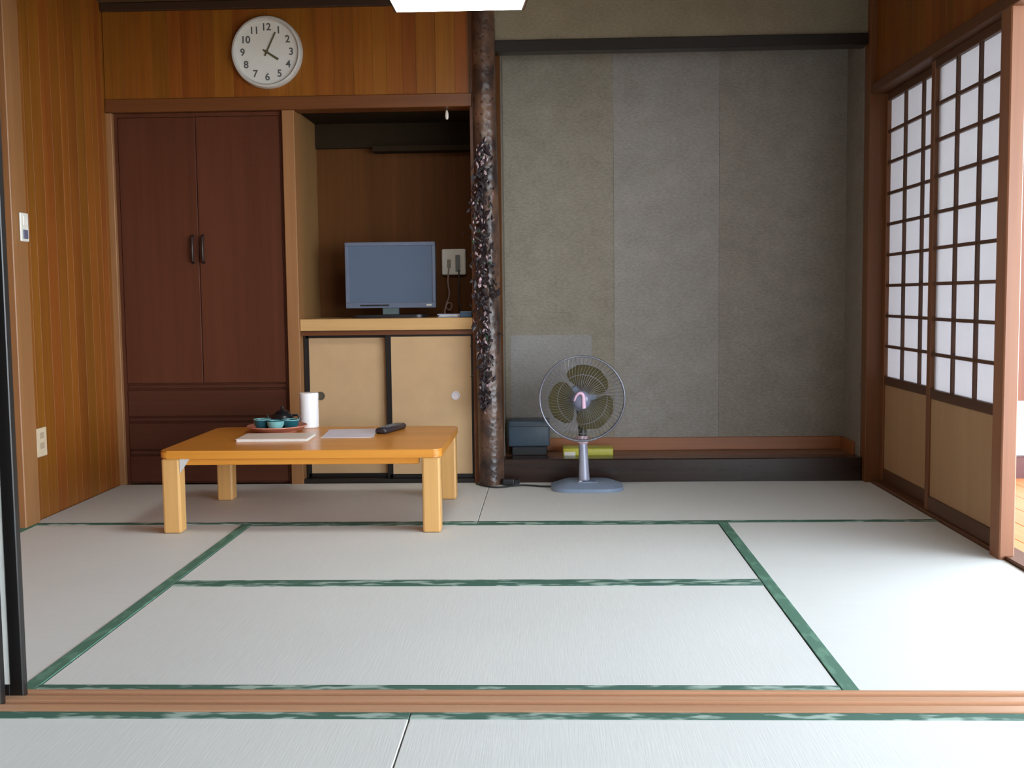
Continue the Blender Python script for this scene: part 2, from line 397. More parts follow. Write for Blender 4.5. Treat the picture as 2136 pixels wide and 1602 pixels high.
struct('ceiling_alcove', box((1.80, YB + 0.07, 2.16), (3.60, TB + 0.02, 2.20)), NICHETOP, 'shaded board ceiling inside the large alcove', 'ceiling')
struct('trim_7', box((1.80, YB - 0.012, 1.984), (3.507, YB + 0.075, 2.036), 0.003), DARKX, 'black lacquered beam across the top of the large alcove', 'beam')
struct('trim_8', box((1.835, YB - 0.003, -0.05), (3.507, YB + 0.11, 0.110), 0.006, seg=2), DARKBASE, 'dark lacquered front step of the large alcove', 'step')
struct('floor_alcove', box((1.84, YB + 0.11, 0.02), (3.506, TB, 0.104)), PLATF, 'raised brown board floor of the large alcove', 'floor')
struct('baseboard_alcove_back', box((1.845, TB - 0.016, 0.104), (3.49, TB - 0.0025, 0.168), 0.002), BASEB, 'brown skirting along the back of the large alcove', 'skirting')
struct('baseboard_alcove_right', box((3.490, YB + 0.115, 0.104), (3.5055, TB - 0.0025, 0.168), 0.002), BASEB, 'short brown skirting on the right side of the large alcove', 'skirting')
struct('trim_9', box((3.508, 2.682, -0.05), (3.60, YB + 0.04, CZ), 0.002), TRIMY and SHOJIW, 'brown corner post between alcove and paper screens', 'post')

# natural log post with mottled bark
def log_mat():
    m, nt, b = newmat('mottled_log_bark'); N = nt.nodes.new; L = nt.links.new
    b.inputs['Roughness'].default_value = 0.32
    tc = N('ShaderNodeTexCoord')
    n1 = N('ShaderNodeTexNoise'); n1.inputs['Scale'].default_value = 9; n1.inputs['Detail'].default_value = 5; L(tc.outputs['Object'], n1.inputs['Vector'])
    vo = N('ShaderNodeTexVoronoi'); vo.inputs['Scale'].default_value = 42; L(tc.outputs['Object'], vo.inputs['Vector'])
    r1 = N('ShaderNodeValToRGB'); r1.color_ramp.elements[0].color = s2l((48, 37, 34)); r1.color_ramp.elements[1].color = s2l((116, 86, 68))
    r1.color_ramp.elements[0].position = 0.35; r1.color_ramp.elements[1].position = 0.7
    L(n1.outputs['Fac'], r1.inputs['Fac'])
    r2 = N('ShaderNodeValToRGB'); r2.color_ramp.elements[0].position = 0.14; r2.color_ramp.elements[1].position = 0.26
    r2.color_ramp.elements[0].color = (1, 1, 1, 1); r2.color_ramp.elements[1].color = (0, 0, 0, 1); L(vo.outputs['Distance'], r2.inputs['Fac'])
    mx = N('ShaderNodeMix'); mx.data_type = 'RGBA'; L(r2.outputs['Color'], mx.inputs['Factor']); L(r1.outputs['Color'], mx.inputs['A']); mx.inputs['B'].default_value = s2l((40, 31, 29))
    L(mx.outputs['Result'], b.inputs['Base Color'])
    bp = N('ShaderNodeBump'); bp.inputs['Strength'].default_value = 0.5; bp.inputs['Distance'].default_value = 0.004
    L(vo.outputs['Distance'], bp.inputs['Height']); L(bp.outputs['Normal'], b.inputs['Normal'])
    return m
LOG = log_mat()
bm = BM(); rings_ = []; NZ = 60; SEG = 28
for i in range(NZ + 1):
    z = -0.05 + (CZ + 0.05) * i / NZ
    r0 = 0.060 - 0.009 * i / NZ; cx = 1.783 - 0.010 * i / NZ
    rg = []
    for k in range(SEG):
        a = 2 * PI * k / SEG
        r = r0 * (1 + 0.02 * math.sin(3 * a + 2.1 * z * 3) + 0.02 * math.sin(5 * a - z * 5 + 1) + 0.012 * math.sin(z * 13 + 2 * a))
        rg.append(bm.verts.new((cx + r * math.cos(a), YB - 0.012 + r * 0.95 * math.sin(a) - 0.02, z)))
    rings_.append(rg)
for r0, r1 in zip(rings_, rings_[1:]):
    for k in range(SEG): bm.faces.new((r0[k], r0[(k + 1) % SEG], r1[(k + 1) % SEG], r1[k]))
bm.faces.new(rings_[0]); bm.faces.new(list(reversed(rings_[-1])))
struct('trim_10', bm, LOG, 'dark mottled natural log post between niche and large alcove', 'post', smooth=1.0)

# ------------------------------------------------------------------ right side: screens, lintel, posts, boards
wr = struct('wall_right', box((XR + 0.014, 1.262, 1.803), (3.62, 2.681, 2.30)), NICHES, 'orange-brown boarded wall above the paper screens', 'wall')
planks(wr, 1, 1.262, 2.681, 1.803, CZ, XR + 0.013, -1)
struct('wall_right_upper', box((XR + 0.004, -0.17, 1.803), (3.62, 1.177, 2.30)), PLASTER, 'wall strip above the open side of the room', 'wall')
struct('trim_11', box((XR - 0.022, -0.17, 1.758), (3.62, 2.681, 1.802), 0.003), TRIMY, 'dark brown track beam above the paper screens', 'beam')
struct('trim_12', box((XR + 0.001, -0.17, -0.056), (3.62, 2.681, 0.012), 0.002), TRIMY, 'brown wooden track under the paper screens', 'sill')
struct('trim_13', box((XR - 0.018, 1.178, -0.05), (3.566, 1.260, CZ), 0.004), POSTR, 'reddish brown post beside the open right side of the room', 'post')

def shoji(y0, y1, x, label):
    t = thing('shoji_screen', label, 'sliding screen', (x, (y0 + y1) / 2, 0.0125), 'paper sliding screens')
    th = 0.026; sw = 0.040; z0, z1 = 0.0125, 1.757
    for ya, yb in ((y0, y0 + sw), (y1 - sw, y1)):
        obj('stile', box((x, ya, z0), (x + th, yb, z1), 0.002), SHOJIW, t)
    rails = ((z0, 0.070), (0.455, 0.492), (1.722, z1))
    for za, zb in rails:
        obj('rail', box((x + 0.001, y0 + sw, za), (x + th - 0.001, y1 - sw, zb), 0.002), SHOJIY, t)
    setp(obj('lower_board', box((x + 0.008, y0 + sw, 0.070), (x + 0.018, y1 - sw, 0.455)), SHOJIB, t), 'plain tan lower board')
    setp(obj('paper', box((x + 0.0175, y0 + sw, 0.492), (x + 0.0190, y1 - sw, 1.722)), PAPER, t), 'white translucent paper')
    ya, yb = y0 + sw, y1 - sw; za, zb = 0.492, 1.722; hw = 0.0064
    for i in (1, 2):
        y = ya + (yb - ya) * i / 3
        obj('lattice_bar', box((x + 0.004, y - hw, za), (x + 0.017, y + hw, zb)), SHOJIY, t)
    for i in range(1, 9):
        z = za + (zb - za) * i / 9
        obj('lattice_bar', box((x + 0.005, ya, z - hw), (x + 0.0168, yb, z + hw)), SHOJIY, t)
shoji(1.925, 2.680, XR + 0.040, 'far paper screen with wooden lattice, next to the alcove corner')
shoji(1.262, 1.985, XR + 0.010, 'near paper screen with wooden lattice, beside the reddish post')

# ceilings and hidden walls of both rooms
struct('ceiling', box((-0.12, -0.17, CZ), (3.62, 3.3, 2.34)), CEIL, 'board ceiling of the matted room', 'ceiling')
struct('ceiling_front_room', box((-0.12, -4.3, 2.30), (3.62, -0.175, 2.40)), CEIL, 'board ceiling of the near room', 'ceiling')
struct('wall_front', box((-0.12, -0.150, 1.803), (3.62, -0.030, 2.34)), PLASTER, 'plaster wall above the opening between the rooms', 'wall')
struct('trim_14', box((-0.12, -0.170, 1.765), (3.62, -0.012, 1.802), 0.002), TRIMX, 'wooden track beam above the opening between the rooms', 'beam')
struct('wall_front_room_left', box((-0.12, -4.3, -0.05), (-0.03, -0.18, 2.34)), PLASTER, 'plaster left wall of the near room', 'wall')
struct('wall_front_room_back', box((-0.12, -4.4, -0.05), (3.62, -4.3, 2.34)), PLASTER, 'plaster wall behind the camera', 'wall')
struct('wall_front_room_right', box((3.565, -4.3, 1.80), (3.62, -0.18, 2.34)), PLASTER, 'wall strip above the open side of the near room', 'wall')

# veranda outside the screens
vf = struct('floor_veranda', box((3.63, -4.3, -0.12), (4.60, 2.95, -0.045)), TRIMX, 'orange wooden veranda floor beyond the right opening', 'floor')
VER = wood('veranda_plank_wood', (196, 120, 66), (220, 146, 88), 'Y', 0.35)
for i in range(8):
    x = 3.632 + i * 0.121
    obj('plank', box((x, -4.3, -0.045), (x + 0.119, 2.948, -0.03), 0.002), VER, vf)
struct('ceiling_veranda', box((3.63, -4.3, 2.12), (5.5, 2.95, 2.18)), CEIL, 'board ceiling and eave over the veranda', 'ceiling')
VEND = wood('veranda_end_board', (112, 62, 38), (136, 80, 50), 'Z', 0.5)
struct('wall_veranda_end', box((3.63, 2.95, 0.345), (4.62, 3.05, 2.12)), VEND, 'brown boarded end wall of the veranda', 'wall')
struct('trim_21', box((3.63, 2.94, -0.12), (4.62, 3.05, 0.075), 0.003), plain('dark_red_sill', (84, 34, 30), 0.4), 'dark red low sill at the veranda end', 'sill')
struct('window_1', box((3.63, 2.985, 0.075), (4.62, 2.995, 0.345)), PAPER, 'low bright paper window at the veranda end', 'window')
for i, y in enumerate((-4.25, -2.4, -0.6, 1.2, 2.88)):
    struct('trim_%d' % (16 + i), box((4.52, y - 0.05, -0.5), (4.62, y + 0.05, 2.12), 0.004), POSTR, 'square wooden post on the outer edge of the veranda', 'post')['group'] = 'outer veranda posts'
struct('ground', box((4.6, -14, -0.6), (24, 14, -0.5)), plain('garden_gravel', (176, 172, 160), 0.9, noise=0.15, nscale=8), 'pale gravel garden outside the veranda', 'ground')

# ------------------------------------------------------------------ fusuma doors at the left of the opening
def fusuma(x0, x1, yc, label):
    t = thing('fusuma_door', label, 'sliding door', ((x0 + x1) / 2, yc, -0.003), 'sliding doors at the sill')
    z0, z1 = -0.003, 1.762; th = 0.011; sw = 0.030
    obj('panel', box((x0 + sw, yc - 0.008, z0 + sw), (x1 - sw, yc + 0.008, z1 - sw)), FUSW, t)
    for xa, xb in ((x0, x0 + sw), (x1 - sw, x1)): obj('stile', box((xa, yc - th, z0), (xb, yc + th, z1), 0.002), BLACKF, t)
    for za, zb in ((z0, z0 + sw), (z1 - sw, z1)): obj('rail', box((x0 + sw, yc - th + 0.001, za), (x1 - sw, yc + th - 0.001, zb), 0.002), BLACKF, t)
fusuma(0.0, 0.896, -0.052, 'black framed sliding door in the far groove, its edge nearest the room')
fusuma(-0.026, 0.873, -0.106, 'black framed sliding door in the near groove, mostly out of view')

# ------------------------------------------------------------------ wardrobe
t = thing('wardrobe', 'dark reddish brown built-in wardrobe with double doors and drawers', 'wardrobe', (0.438, YB + 0.25, 0.0))
x0, x1 = 0.041, 0.835; yf = YB + 0.012
obj('body', box((x0, yf + 0.022, 0.0), (x1, yf + 0.46, 1.740)), WARD, t)
obj('frame', box((x0, yf + 0.004, 0.0), (x0 + 0.016, yf + 0.022, 1.740), bm=box((x1 - 0.016, yf + 0.004, 0.0), (x1, yf + 0.022, 1.740), bm=box((x0 + 0.016, yf + 0.004, 1.722), (x1 - 0.016, yf + 0.022, 1.740)))), WARD, t)
xm = 0.424
HNDL = plain('dark_bronze_handle', (52, 40, 34), 0.4, metal=0.3)
for xa, xb, hx in ((x0 + 0.018, xm - 0.0015, xm - 0.026), (xm + 0.0015, x1 - 0.018, xm + 0.022)):
    d = obj('door', box((xa, yf, 0.482), (xb, yf + 0.02, 1.720), 0.002), WARD, t)
    bm = tube([(hx, yf - 0.001, 1.048), (hx, yf - 0.018, 1.055), (hx, yf - 0.022, 1.11), (hx, yf - 0.018, 1.165), (hx, yf - 0.001, 1.172)], 0.0075, 8)
    obj('handle', bm, HNDL, d, smooth=0.8)
for za, zb in ((0.325, 0.474), (0.168, 0.317), (0.012, 0.160)):
    d = obj('drawer', box((x0 + 0.018, yf, za), (x1 - 0.018, yf + 0.02, zb - 0.026), 0.002), WARDX, t)
    obj('grip_rail', box((x0 + 0.018, yf + 0.006, zb - 0.018), (x1 - 0.018, yf + 0.02, zb), 0.002), WARDX, d)

# ------------------------------------------------------------------ counter and low cabinet in the niche
obj_c = thing('counter_board', 'pale wooden counter board carrying the television', 'counter', (1.3, 2.95, 0.722))
obj('board', box((0.894, YB - 0.002, 0.722), (1.7035, NB - 0.001, 0.777), 0.002), COUNTER, obj_c)
t = thing('sliding_cabinet', 'low cabinet with two tan sliding doors under the counter', 'cabinet', (1.3, 2.95, 0.0))
obj('body', box((0.896, YB + 0.105, 0.0), (1.702, NB - 0.001, 0.7195)), NICHE, t)
obj('upper_track', box((0.894, YB + 0.012, 0.700), (1.7035, YB + 0.10, 0.7195)), TRIMX, t)
obj('lower_track', box((0.894, YB + 0.004, 0.0), (1.7035, YB + 0.10, 0.020)), DARKX, t)
def small_fusuma(x0, x1, y, label, pullx, pmat, right):
    d = obj('door', box((x0 + 0.010, y + 0.002, 0.040), (x1 - 0.010, y + 0.016, 0.690)), FUSU, t)
    b = box((x0, y, 0.0202), (x0 + (0.024 if not right else 0.026), y + 0.018, 0.6995), 0.001)
    if not right: box((x1 - 0.010, y, 0.0202), (x1, y + 0.018, 0.6995), 0.001, bm=b)
    else: box((x1 - 0.010, y + 0.003, 0.0202), (x1, y + 0.015, 0.6995), bm=b)
    box((x0 + 0.01, y, 0.0202), (x1 - 0.01, y + 0.018, 0.040), 0.001, bm=b)
    box((x0 + 0.01, y + (0.003 if right else 0), 0.6905 if right else 0.686), (x1 - 0.01, y + 0.018, 0.6995), bm=b)
    obj('door_frame', b, BLACKF, d)
    bm = lathe([(0.0, -0.001), (0.013, -0.001), (0.015, -0.004), (0.020, -0.004), (0.021, 0.0), (0.021, 0.003), (0.0, 0.003)], (pullx, y + 0.001, 0.411), 24, 'Y')
    obj('pull', bm, pmat, d, smooth=0.6)
small_fusuma(0.896, 1.312, YB + 0.058, 'left', 0.970, plain('dark_iron_pull', (96, 88, 72), 0.45, metal=0.2), False)
small_fusuma(1.290, 1.702, YB + 0.022, 'right', 1.617, plain('chrome_pull', (226, 220, 226), 0.2, metal=0.2), True)

# ------------------------------------------------------------------ television
t = thing('television', 'flat grey-blue television on a dark stand in the niche', 'television', (1.297, 2.91, 0.7775))
SCR = plain('screen_glass', (86, 102, 124), 0.22, spec=0.8, noise=0.02, nscale=3)  # bluish window reflection put into the base colour of the dark screen
BEZ = plain('silver_blue_bezel', (106, 116, 136), 0.35, metal=0.2)
cs = BM(); prism(rrect(1.292, 2.93, 0.36, 0.16, 0.05), 0.7775, 0.792, cs); obj('stand_base', cs, DARKP, t, smooth=0.5)
obj('stand_neck', box((1.252, 2.925, 0.791), (1.332, 2.955, 0.84), 0.004), plain('stand_neck_grey', (120, 136, 140), 0.3, metal=0.4), t)
bx = box((1.080, 2.905, 0.824), (1.516, 2.945, 1.140), 0.008, seg=2); obj('case', bx, DARKP, t)
b = box((1.080, 2.895, 0.824), (1.516, 2.906, 0.851), 0.002); box((1.080, 2.895, 1.122), (1.516, 2.906, 1.140), 0.002, bm=b)
box((1.080, 2.895, 0.851), (1.096, 2.906, 1.122), 0.002, bm=b); box((1.500, 2.895, 0.851), (1.516, 2.906, 1.122), 0.002, bm=b)
obj('bezel', b, BEZ, t)
obj('screen', box((1.096, 2.9000, 0.851), (1.500, 2.9055, 1.122)), SCR, t)
obj('speaker_slot', box((1.15, 2.8935, 0.833), (1.29, 2.8955, 0.841)), DARKP, t)
setp(obj('button', box((1.470, 2.8930, 0.833), (1.496, 2.8955, 0.841), 0.001), WHITEP, t), 'small pale button')

# wall box, cables and papers in the niche
t = thing('wall_socket_box', 'white wall box with switches on the niche back wall', 'socket', (1.585, NB - 0.03, 0.985))
obj('case', box((1.520, NB - 0.032, 0.985), (1.642, NB - 0.0005, 1.116), 0.008, seg=2), WHITEP, t)
obj('socket', box((1.590, NB - 0.036, 1.000), (1.614, NB - 0.031, 1.085), 0.002), GREYP, t)
obj('switch', box((1.548, NB - 0.037, 1.020), (1.566, NB - 0.031, 1.062), 0.002), plain('switch_olive_grey', (140, 138, 124), 0.5), t)
CAB = plain('brown_black_cable', (58, 46, 40), 0.5); CABP = plain('pinkish_grey_cable', (150, 124, 114), 0.5)
def cable(pts, r, mat, label, cat='cable'):
    # smooth the control points
    P = [Vector(p) for p in pts]
    for _ in range(3):
        Q = [P[0]]
        for a_, b_ in zip(P, P[1:]): Q += [a_ * 0.75 + b_ * 0.25, a_ * 0.25 + b_ * 0.75]
        Q.append(P[-1]); P = Q
    return setp(obj('cable', tube(P, r, 6), mat, None, smooth=1.2), label, cat, 'cables')
cable([(1.606, NB - 0.037, 1.01), (1.610, NB - 0.05, 0.96), (1.602, NB - 0.045, 0.88), (1.615, NB - 0.05, 0.80), (1.62, NB - 0.04, 0.782)], 0.0045, CAB, 'dark cable hanging from the white wall box behind the television')
cable([(1.557, NB - 0.038, 1.02), (1.55, NB - 0.055, 0.95), (1.562, NB - 0.05, 0.88), (1.535, NB - 0.05, 0.83), (1.56, NB - 0.06, 0.80), (1.575, NB - 0.06, 0.84), (1.55, NB - 0.08, 0.85), (1.535, NB - 0.09, 0.80), (1.545, NB - 0.10, 0.783), (1.57, NB - 0.12, 0.7822)], 0.004, CABP, 'pinkish looped cable below the white wall box')
BLP = plain('bluish_paper', (172, 182, 206), 0.6)
t = thing('paper_stack', 'bluish white folded papers on the right end of the counter', 'papers', (1.62, 2.86, 0.777))
for i, (dx, dy, dz, m) in enumerate(((0, 0, 0.006, BLP), (0.006, -0.004, 0.005, WHITEP), (-0.005, 0.006, 0.005, BLP))):
    zb = 0.7772 + sum((0.006, 0.005, 0.005)[:i])
    obj('sheet', box((1.535 + dx, 2.80 + dy, zb), (1.690 + dx, 2.94 + dy, zb + dz), 0.001), m, t)
setp(obj('small_blue_case', box((1.640, 2.775, 0.7775), (1.698, 2.81, 0.806), 0.004, seg=2), plain('slate_blue_plastic', (66, 92, 120), 0.4), None), 'small slate blue case at the counter corner by the log post', 'case')
# small white pull hanging under the lintel
t = thing('light_pull', 'small white pull hanging under the lintel inside the niche', 'pull', (1.594, YB + 0.055, 1.70))
obj('cord', tube([(1.594, YB + 0.055, 1.7415), (1.594, YB + 0.055, 1.735)], 0.0015, 6), GREYP, t)
obj('knob', lathe([(0.0, 1.694), (0.005, 1.696), (0.008, 1.706), (0.0075, 1.722), (0.004, 1.736), (0.0, 1.737)], (1.594, YB + 0.055, 0), 14), WHITEP, t, smooth=0.8)

# ------------------------------------------------------------------ wall clock
cx, cz, cy = 0.781, 1.999, YB - 0.0125
t = thing('wall_clock', 'round white wall clock hanging on the wooden boards', 'clock', (cx, cy, cz - 0.163))
obj('rim', lathe([(0.142, -0.018), (0.150, -0.034), (0.158, -0.032), (0.163, -0.020), (0.163, 0.0), (0.142, 0.0), (0.142, -0.018)], (cx, cy, cz), 64, 'Y'), plain('pale_silver_rim', (204, 204, 198), 0.3, metal=0.1), t, smooth=0.6)
obj('dial', lathe([(0.0, -0.016), (0.1425, -0.016), (0.1425, -0.004), (0.0, -0.004)], (cx, cy, cz), 64, 'Y'), plain('clock_dial_white', (222, 222, 216), 0.6, noise=0.015), t)
NUM = plain('numeral_grey', (88, 92, 92), 0.6); GOLD = plain('brass_hand', (110, 104, 76), 0.35, metal=0.3)
def text_bm(s, size, depth=0.0006):
    cu = bpy.data.curves.new('txt', 'FONT'); cu.body = s; cu.size = size; cu.align_x = 'CENTER'; cu.align_y = 'CENTER'; cu.extrude = depth; cu.offset = size * 0.02
    to = bpy.data.objects.new('txt', cu); COL.objects.link(to)
    bpy.context.view_layer.update()
    dg = bpy.context.evaluated_depsgraph_get(); me = bpy.data.meshes.new_from_object(to.evaluated_get(dg))
    b = bmesh.new(); b.from_mesh(me); bpy.data.objects.remove(to); bpy.data.curves.remove(cu); bpy.data.meshes.remove(me)
    return b
for h in range(1, 13):
    a = 2 * PI * h / 12
    b = text_bm(str(h), 0.045)
    bmesh.ops.rotate(b, verts=b.verts, matrix=Matrix.Rotation(PI / 2, 3, 'X'))
    bmesh.ops.translate(b, verts=b.verts, vec=(cx + 0.112 * math.sin(a), cy - 0.0166, cz + 0.112 * math.cos(a)))
    obj('numeral', b, NUM, t)
def hand(name, ang, ln, w0, w1, y):
    b = bmesh.new(); d = Vector((math.sin(ang), 0, math.cos(ang))); n = Vector((d.z, 0, -d.x)); c = Vector((cx, y, cz))
    pts = [c - d * 0.02 - n * w0, c - d * 0.02 + n * w0, c + d * ln + n * w1, c + d * ln - n * w1]
    lo = [b.verts.new(p) for p in pts]; hi = [b.verts.new(p + Vector((0, -0.0015, 0))) for p in pts]
    for k in range(4): b.faces.new((lo[k], lo[(k + 1) % 4], hi[(k + 1) % 4], hi[k]))
    b.faces.new(lo); b.faces.new(list(reversed(hi)))
    obj(name, b, GOLD, t)
hand('hour_hand', math.radians(123), 0.062, 0.004, 0.0055, cy - 0.0185)
hand('minute_hand', math.radians(26), 0.098, 0.0035, 0.003, cy - 0.0205)
obj('centre_cap', lathe([(0.0, -0.024), (0.006, -0.024), (0.008, -0.0215), (0.008, -0.016), (0.0, -0.016)], (cx, cy, cz), 20, 'Y'), GOLD, t, smooth=0.6)

# ------------------------------------------------------------------ hanging lamp
LX, LY, LZ = 1.752, 1.375, 1.885
t = thing('pendant_lamp', 'lit square white pendant lamp under the ceiling', 'lamp', (LX, LY, LZ))
SH = emit('lamp_diffuser', (1.0, 0.97, 0.92), 11.0); SHS = emit('lamp_shade_side', (1.0, 0.97, 0.92), 2.2)
def frustum(h0, h1, z0, z1):
    b = bmesh.new()
    lo = [b.verts.new((LX + sx * h0, LY + sy * h0, z0)) for sx, sy in ((-1, -1), (1, -1), (1, 1), (-1, 1))]
    hi = [b.verts.new((LX + sx * h1, LY + sy * h1, z1)) for sx, sy in ((-1, -1), (1, -1), (1, 1), (-1, 1))]
    for k in range(4): b.faces.new((lo[k], lo[(k + 1) % 4], hi[(k + 1) % 4], hi[k]))
    b.faces.new(list(reversed(lo))); b.faces.new(hi)
    return b
obj('shade', frustum(0.2225, 0.268, LZ + 0.0012, LZ + 0.13), SHS, t)
obj('diffuser', box((LX - 0.222, LY - 0.222, LZ), (LX + 0.222, LY + 0.222, LZ + 0.001)), SH, t)
for sx, sy in ((-1, -1), (1, -1), (1, 1), (-1, 1)):
    obj('frame_bar', tube([(LX + sx * 0.226, LY + sy * 0.226, LZ + 0.002), (LX + sx * 0.272, LY + sy * 0.272, LZ + 0.13)], 0.006, 8), MOULD, t)
b = box((LX - 0.28, LY - 0.28, LZ + 0.13), (LX + 0.28, LY + 0.28, LZ + 0.15), 0.004); obj('top_frame', b, MOULD, t)
obj('cord', tube([(LX, LY, LZ + 0.15), (LX, LY, CZ)], 0.006, 8), DARKP, t)
obj('ceiling_cap', lathe([(0.05, CZ - 0.03), (0.055, CZ - 0.02), (0.055, CZ - 0.0005), (0.0, CZ - 0.0005)], (LX, LY, 0), 24), WHITEP, t, smooth=0.6)

# ------------------------------------------------------------------ switch and outlet on the left
t = thing('light_switch', 'white light switch on the light brown left post', 'switch', (XL + 0.022, 1.815, 1.10))
obj('plate', box((XL + 0.0222, 1.782, 1.105), (XL + 0.030, 1.846, 1.215), 0.003), WHITEP, t)
obj('rocker', box((XL + 0.030, 1.795, 1.165), (XL + 0.035, 1.833, 1.205), 0.002), WHITEP, t)
obj('indicator', box((XL + 0.030, 1.795, 1.115), (XL + 0.034, 1.833, 1.150), 0.002), plain('switch_slate', (96, 96, 120), 0.4), t)
t = thing('wall_outlet', 'pale power outlet low on the left boarded wall', 'outlet', (XL, 1.928, 0.25))
obj('plate', box((XL - 0.0008, 1.880, 0.252), (XL + 0.007, 1.968, 0.368), 0.003), plain('outlet_beige', (206, 186, 156), 0.45), t)
for z in (0.285, 0.325):
    obj('socket', box((XL + 0.007, 1.906, z), (XL + 0.009, 1.942, z + 0.024), 0.001), plain('outlet_socket', (176, 156, 130), 0.5), t)

# ------------------------------------------------------------------ low table
tx0, tx1, ty0, ty1, tz = 0.605, 1.660, 1.615, 2.365, 0.313
t = thing('low_table', 'low honey-coloured folding wooden table on four square legs', 'table', ((tx0 + tx1) / 2, (ty0 + ty1) / 2, 0.0))
bm = prism(rrect((tx0 + tx1) / 2, (ty0 + ty1) / 2, tx1 - tx0, ty1 - ty0, 0.03), tz - 0.030, tz)
es = [e for e in bm.edges if abs(e.verts[0].co.z - e.verts[1].co.z) < 1e-6]
bmesh.ops.bevel(bm, geom=es, offset=0.005, segments=2, affect='EDGES')
obj('tabletop', bm, TABLE, t, smooth=0.6)
for ya, yb in ((ty0 + 0.02, ty0 + 0.042), (ty1 - 0.042, ty1 - 0.02)):
    obj('apron', box((tx0 + 0.085, ya, tz - 0.056), (tx1 - 0.085, yb, tz - 0.030), 0.002), TABLE, t)
for xa, xb in ((tx0 + 0.02, tx0 + 0.042), (tx1 - 0.042, tx1 - 0.02)):
    obj('apron', box((xa, ty0 + 0.085, tz - 0.056), (xb, ty1 - 0.085, tz - 0.030), 0.002), TABLE, t)
lw = 0.068
for xa in (tx0 + 0.006, tx1 - 0.006 - lw):
    for ya in (ty0 + 0.006, ty1 - 0.006 - lw):
        obj('leg', box((xa, ya, 0.0008), (xa + lw, ya + lw, tz - 0.030), 0.008, seg=2), TLEG, t)
METB = plain('white_metal_bracket', (220, 222, 220), 0.3, metal=0.3)
for sx, xe in ((1, tx0 + 0.078),):
    for ye in (ty0 + 0.010, ty1 - 0.018):
        b = bmesh.new(); y0_, y1_ = ye, ye + 0.008
        pts = [(xe - sx * 0.0035, tz - 0.0305), (xe + sx * 0.034, tz - 0.0305), (xe - sx * 0.0035, tz - 0.085)]
        lo = [b.verts.new((x, y0_, z)) for x, z in pts]; hi = [b.verts.new((x, y1_, z)) for x, z in pts]
        for k in range(3): b.faces.new((lo[k], lo[(k + 1) % 3], hi[(k + 1) % 3], hi[k]))
        b.faces.new(lo); b.faces.new(list(reversed(hi)))
        obj('leg_bracket', b, METB, t)

# things on the table
TZ = tz + 0.0004
t = thing('serving_tray', 'round reddish brown serving tray with tea things on the table', 'tray', (0.915, 2.20, TZ))
obj('dish', lathe([(0.0, TZ), (0.080, TZ), (0.084, TZ + 0.006), (0.104, TZ + 0.010), (0.123, TZ + 0.024), (0.127, TZ + 0.025), (0.124, TZ + 0.029), (0.104, TZ + 0.0155), (0.095, TZ + 0.014), (0.0, TZ + 0.014)], (0.908, 2.19, 0), 48), plain('reddish_tray_lacquer', (198, 132, 112), 0.3), t, smooth=0.6)
TEAL = plain('dark_teal_glaze', (26, 84, 96), 0.2); TEALL = plain('light_teal_glaze', (120, 176, 176), 0.2); POTB = plain('black_iron_glaze', (22, 22, 26), 0.3)
zt = TZ + 0.0145
t = thing('teapot', 'small black teapot in the middle of the tray', 'teapot', (0.922, 2.228, zt))
obj('body', lathe([(0.0, zt), (0.032, zt), (0.048, zt + 0.018), (0.052, zt + 0.036), (0.044, zt + 0.054), (0.026, zt + 0.064), (0.0, zt + 0.064)], (0.922, 2.228, 0), 28), POTB, t, smooth=0.8)
ld = obj('lid', lathe([(0.027, zt + 0.0635), (0.029, zt + 0.067), (0.012, zt + 0.074), (0.005, zt + 0.077), (0.008, zt + 0.085), (0.005, zt + 0.090), (0.0, zt + 0.091)], (0.922, 2.228, 0), 24), POTB, t, smooth=0.8)
obj('spout', tube([(0.877, 2.228, zt + 0.028), (0.863, 2.228, zt + 0.036), (0.853, 2.228, zt + 0.054)], [0.011, 0.008, 0.006], 10), POTB, t, smooth=0.8)
obj('handle', tube([(0.962, 2.228, zt + 0.05), (0.987, 2.228, zt + 0.052), (0.997, 2.228, zt + 0.036), (0.987, 2.228, zt + 0.02), (0.965, 2.228, zt + 0.018)], 0.005, 8), POTB, t, smooth=0.8)
def cup(x, y, r, h, m, rimm, label):
    t = thing('tea_cup', label, 'cup', (x, y, zt), 'tea cups on the tray')
    obj('bowl', lathe([(0.0, zt), (r * 0.55, zt), (r * 0.6, zt + 0.004), (r * 0.92, zt + h * 0.5), (r, zt + h), (r * 0.93, zt + h), (r * 0.84, zt + h * 0.5), (r * 0.5, zt + 0.007), (0.0, zt + 0.007)], (x, y, 0), 28), m, t, smooth=0.8)
    obj('rim', ring((x, y, zt + h), r * 0.965, 0.0022, 'Z', 28, 6), rimm, t, smooth=1.2)
cup(0.853, 2.160, 0.037, 0.042, TEAL, TEALL, 'dark teal tea cup at the left of the tray')
cup(0.918, 2.125, 0.037, 0.040, TEALL, TEAL, 'lighter teal tea cup at the front of the tray')
cup(0.974, 2.158, 0.036, 0.040, TEAL, TEALL, 'dark teal tea cup at the right of the tray beside the white canister')
t = thing('white_canister', 'tall white cylindrical canister behind the tray', 'canister', (1.012, 2.340, TZ))
WCAN = plain('white_ceramic', (240, 240, 242), 0.35, noise=0.01)
obj('body', lathe([(0.0, TZ), (0.038, TZ), (0.041, TZ + 0.003), (0.041, TZ + 0.128), (0.0, TZ + 0.128)], (1.012, 2.340, 0), 32), WCAN, t, smooth=0.6)
obj('lid', lathe([(0.042, TZ + 0.1282), (0.042, TZ + 0.148), (0.039, TZ + 0.152), (0.0, TZ + 0.152)], (1.012, 2.340, 0), 32), WCAN, t, smooth=0.6)
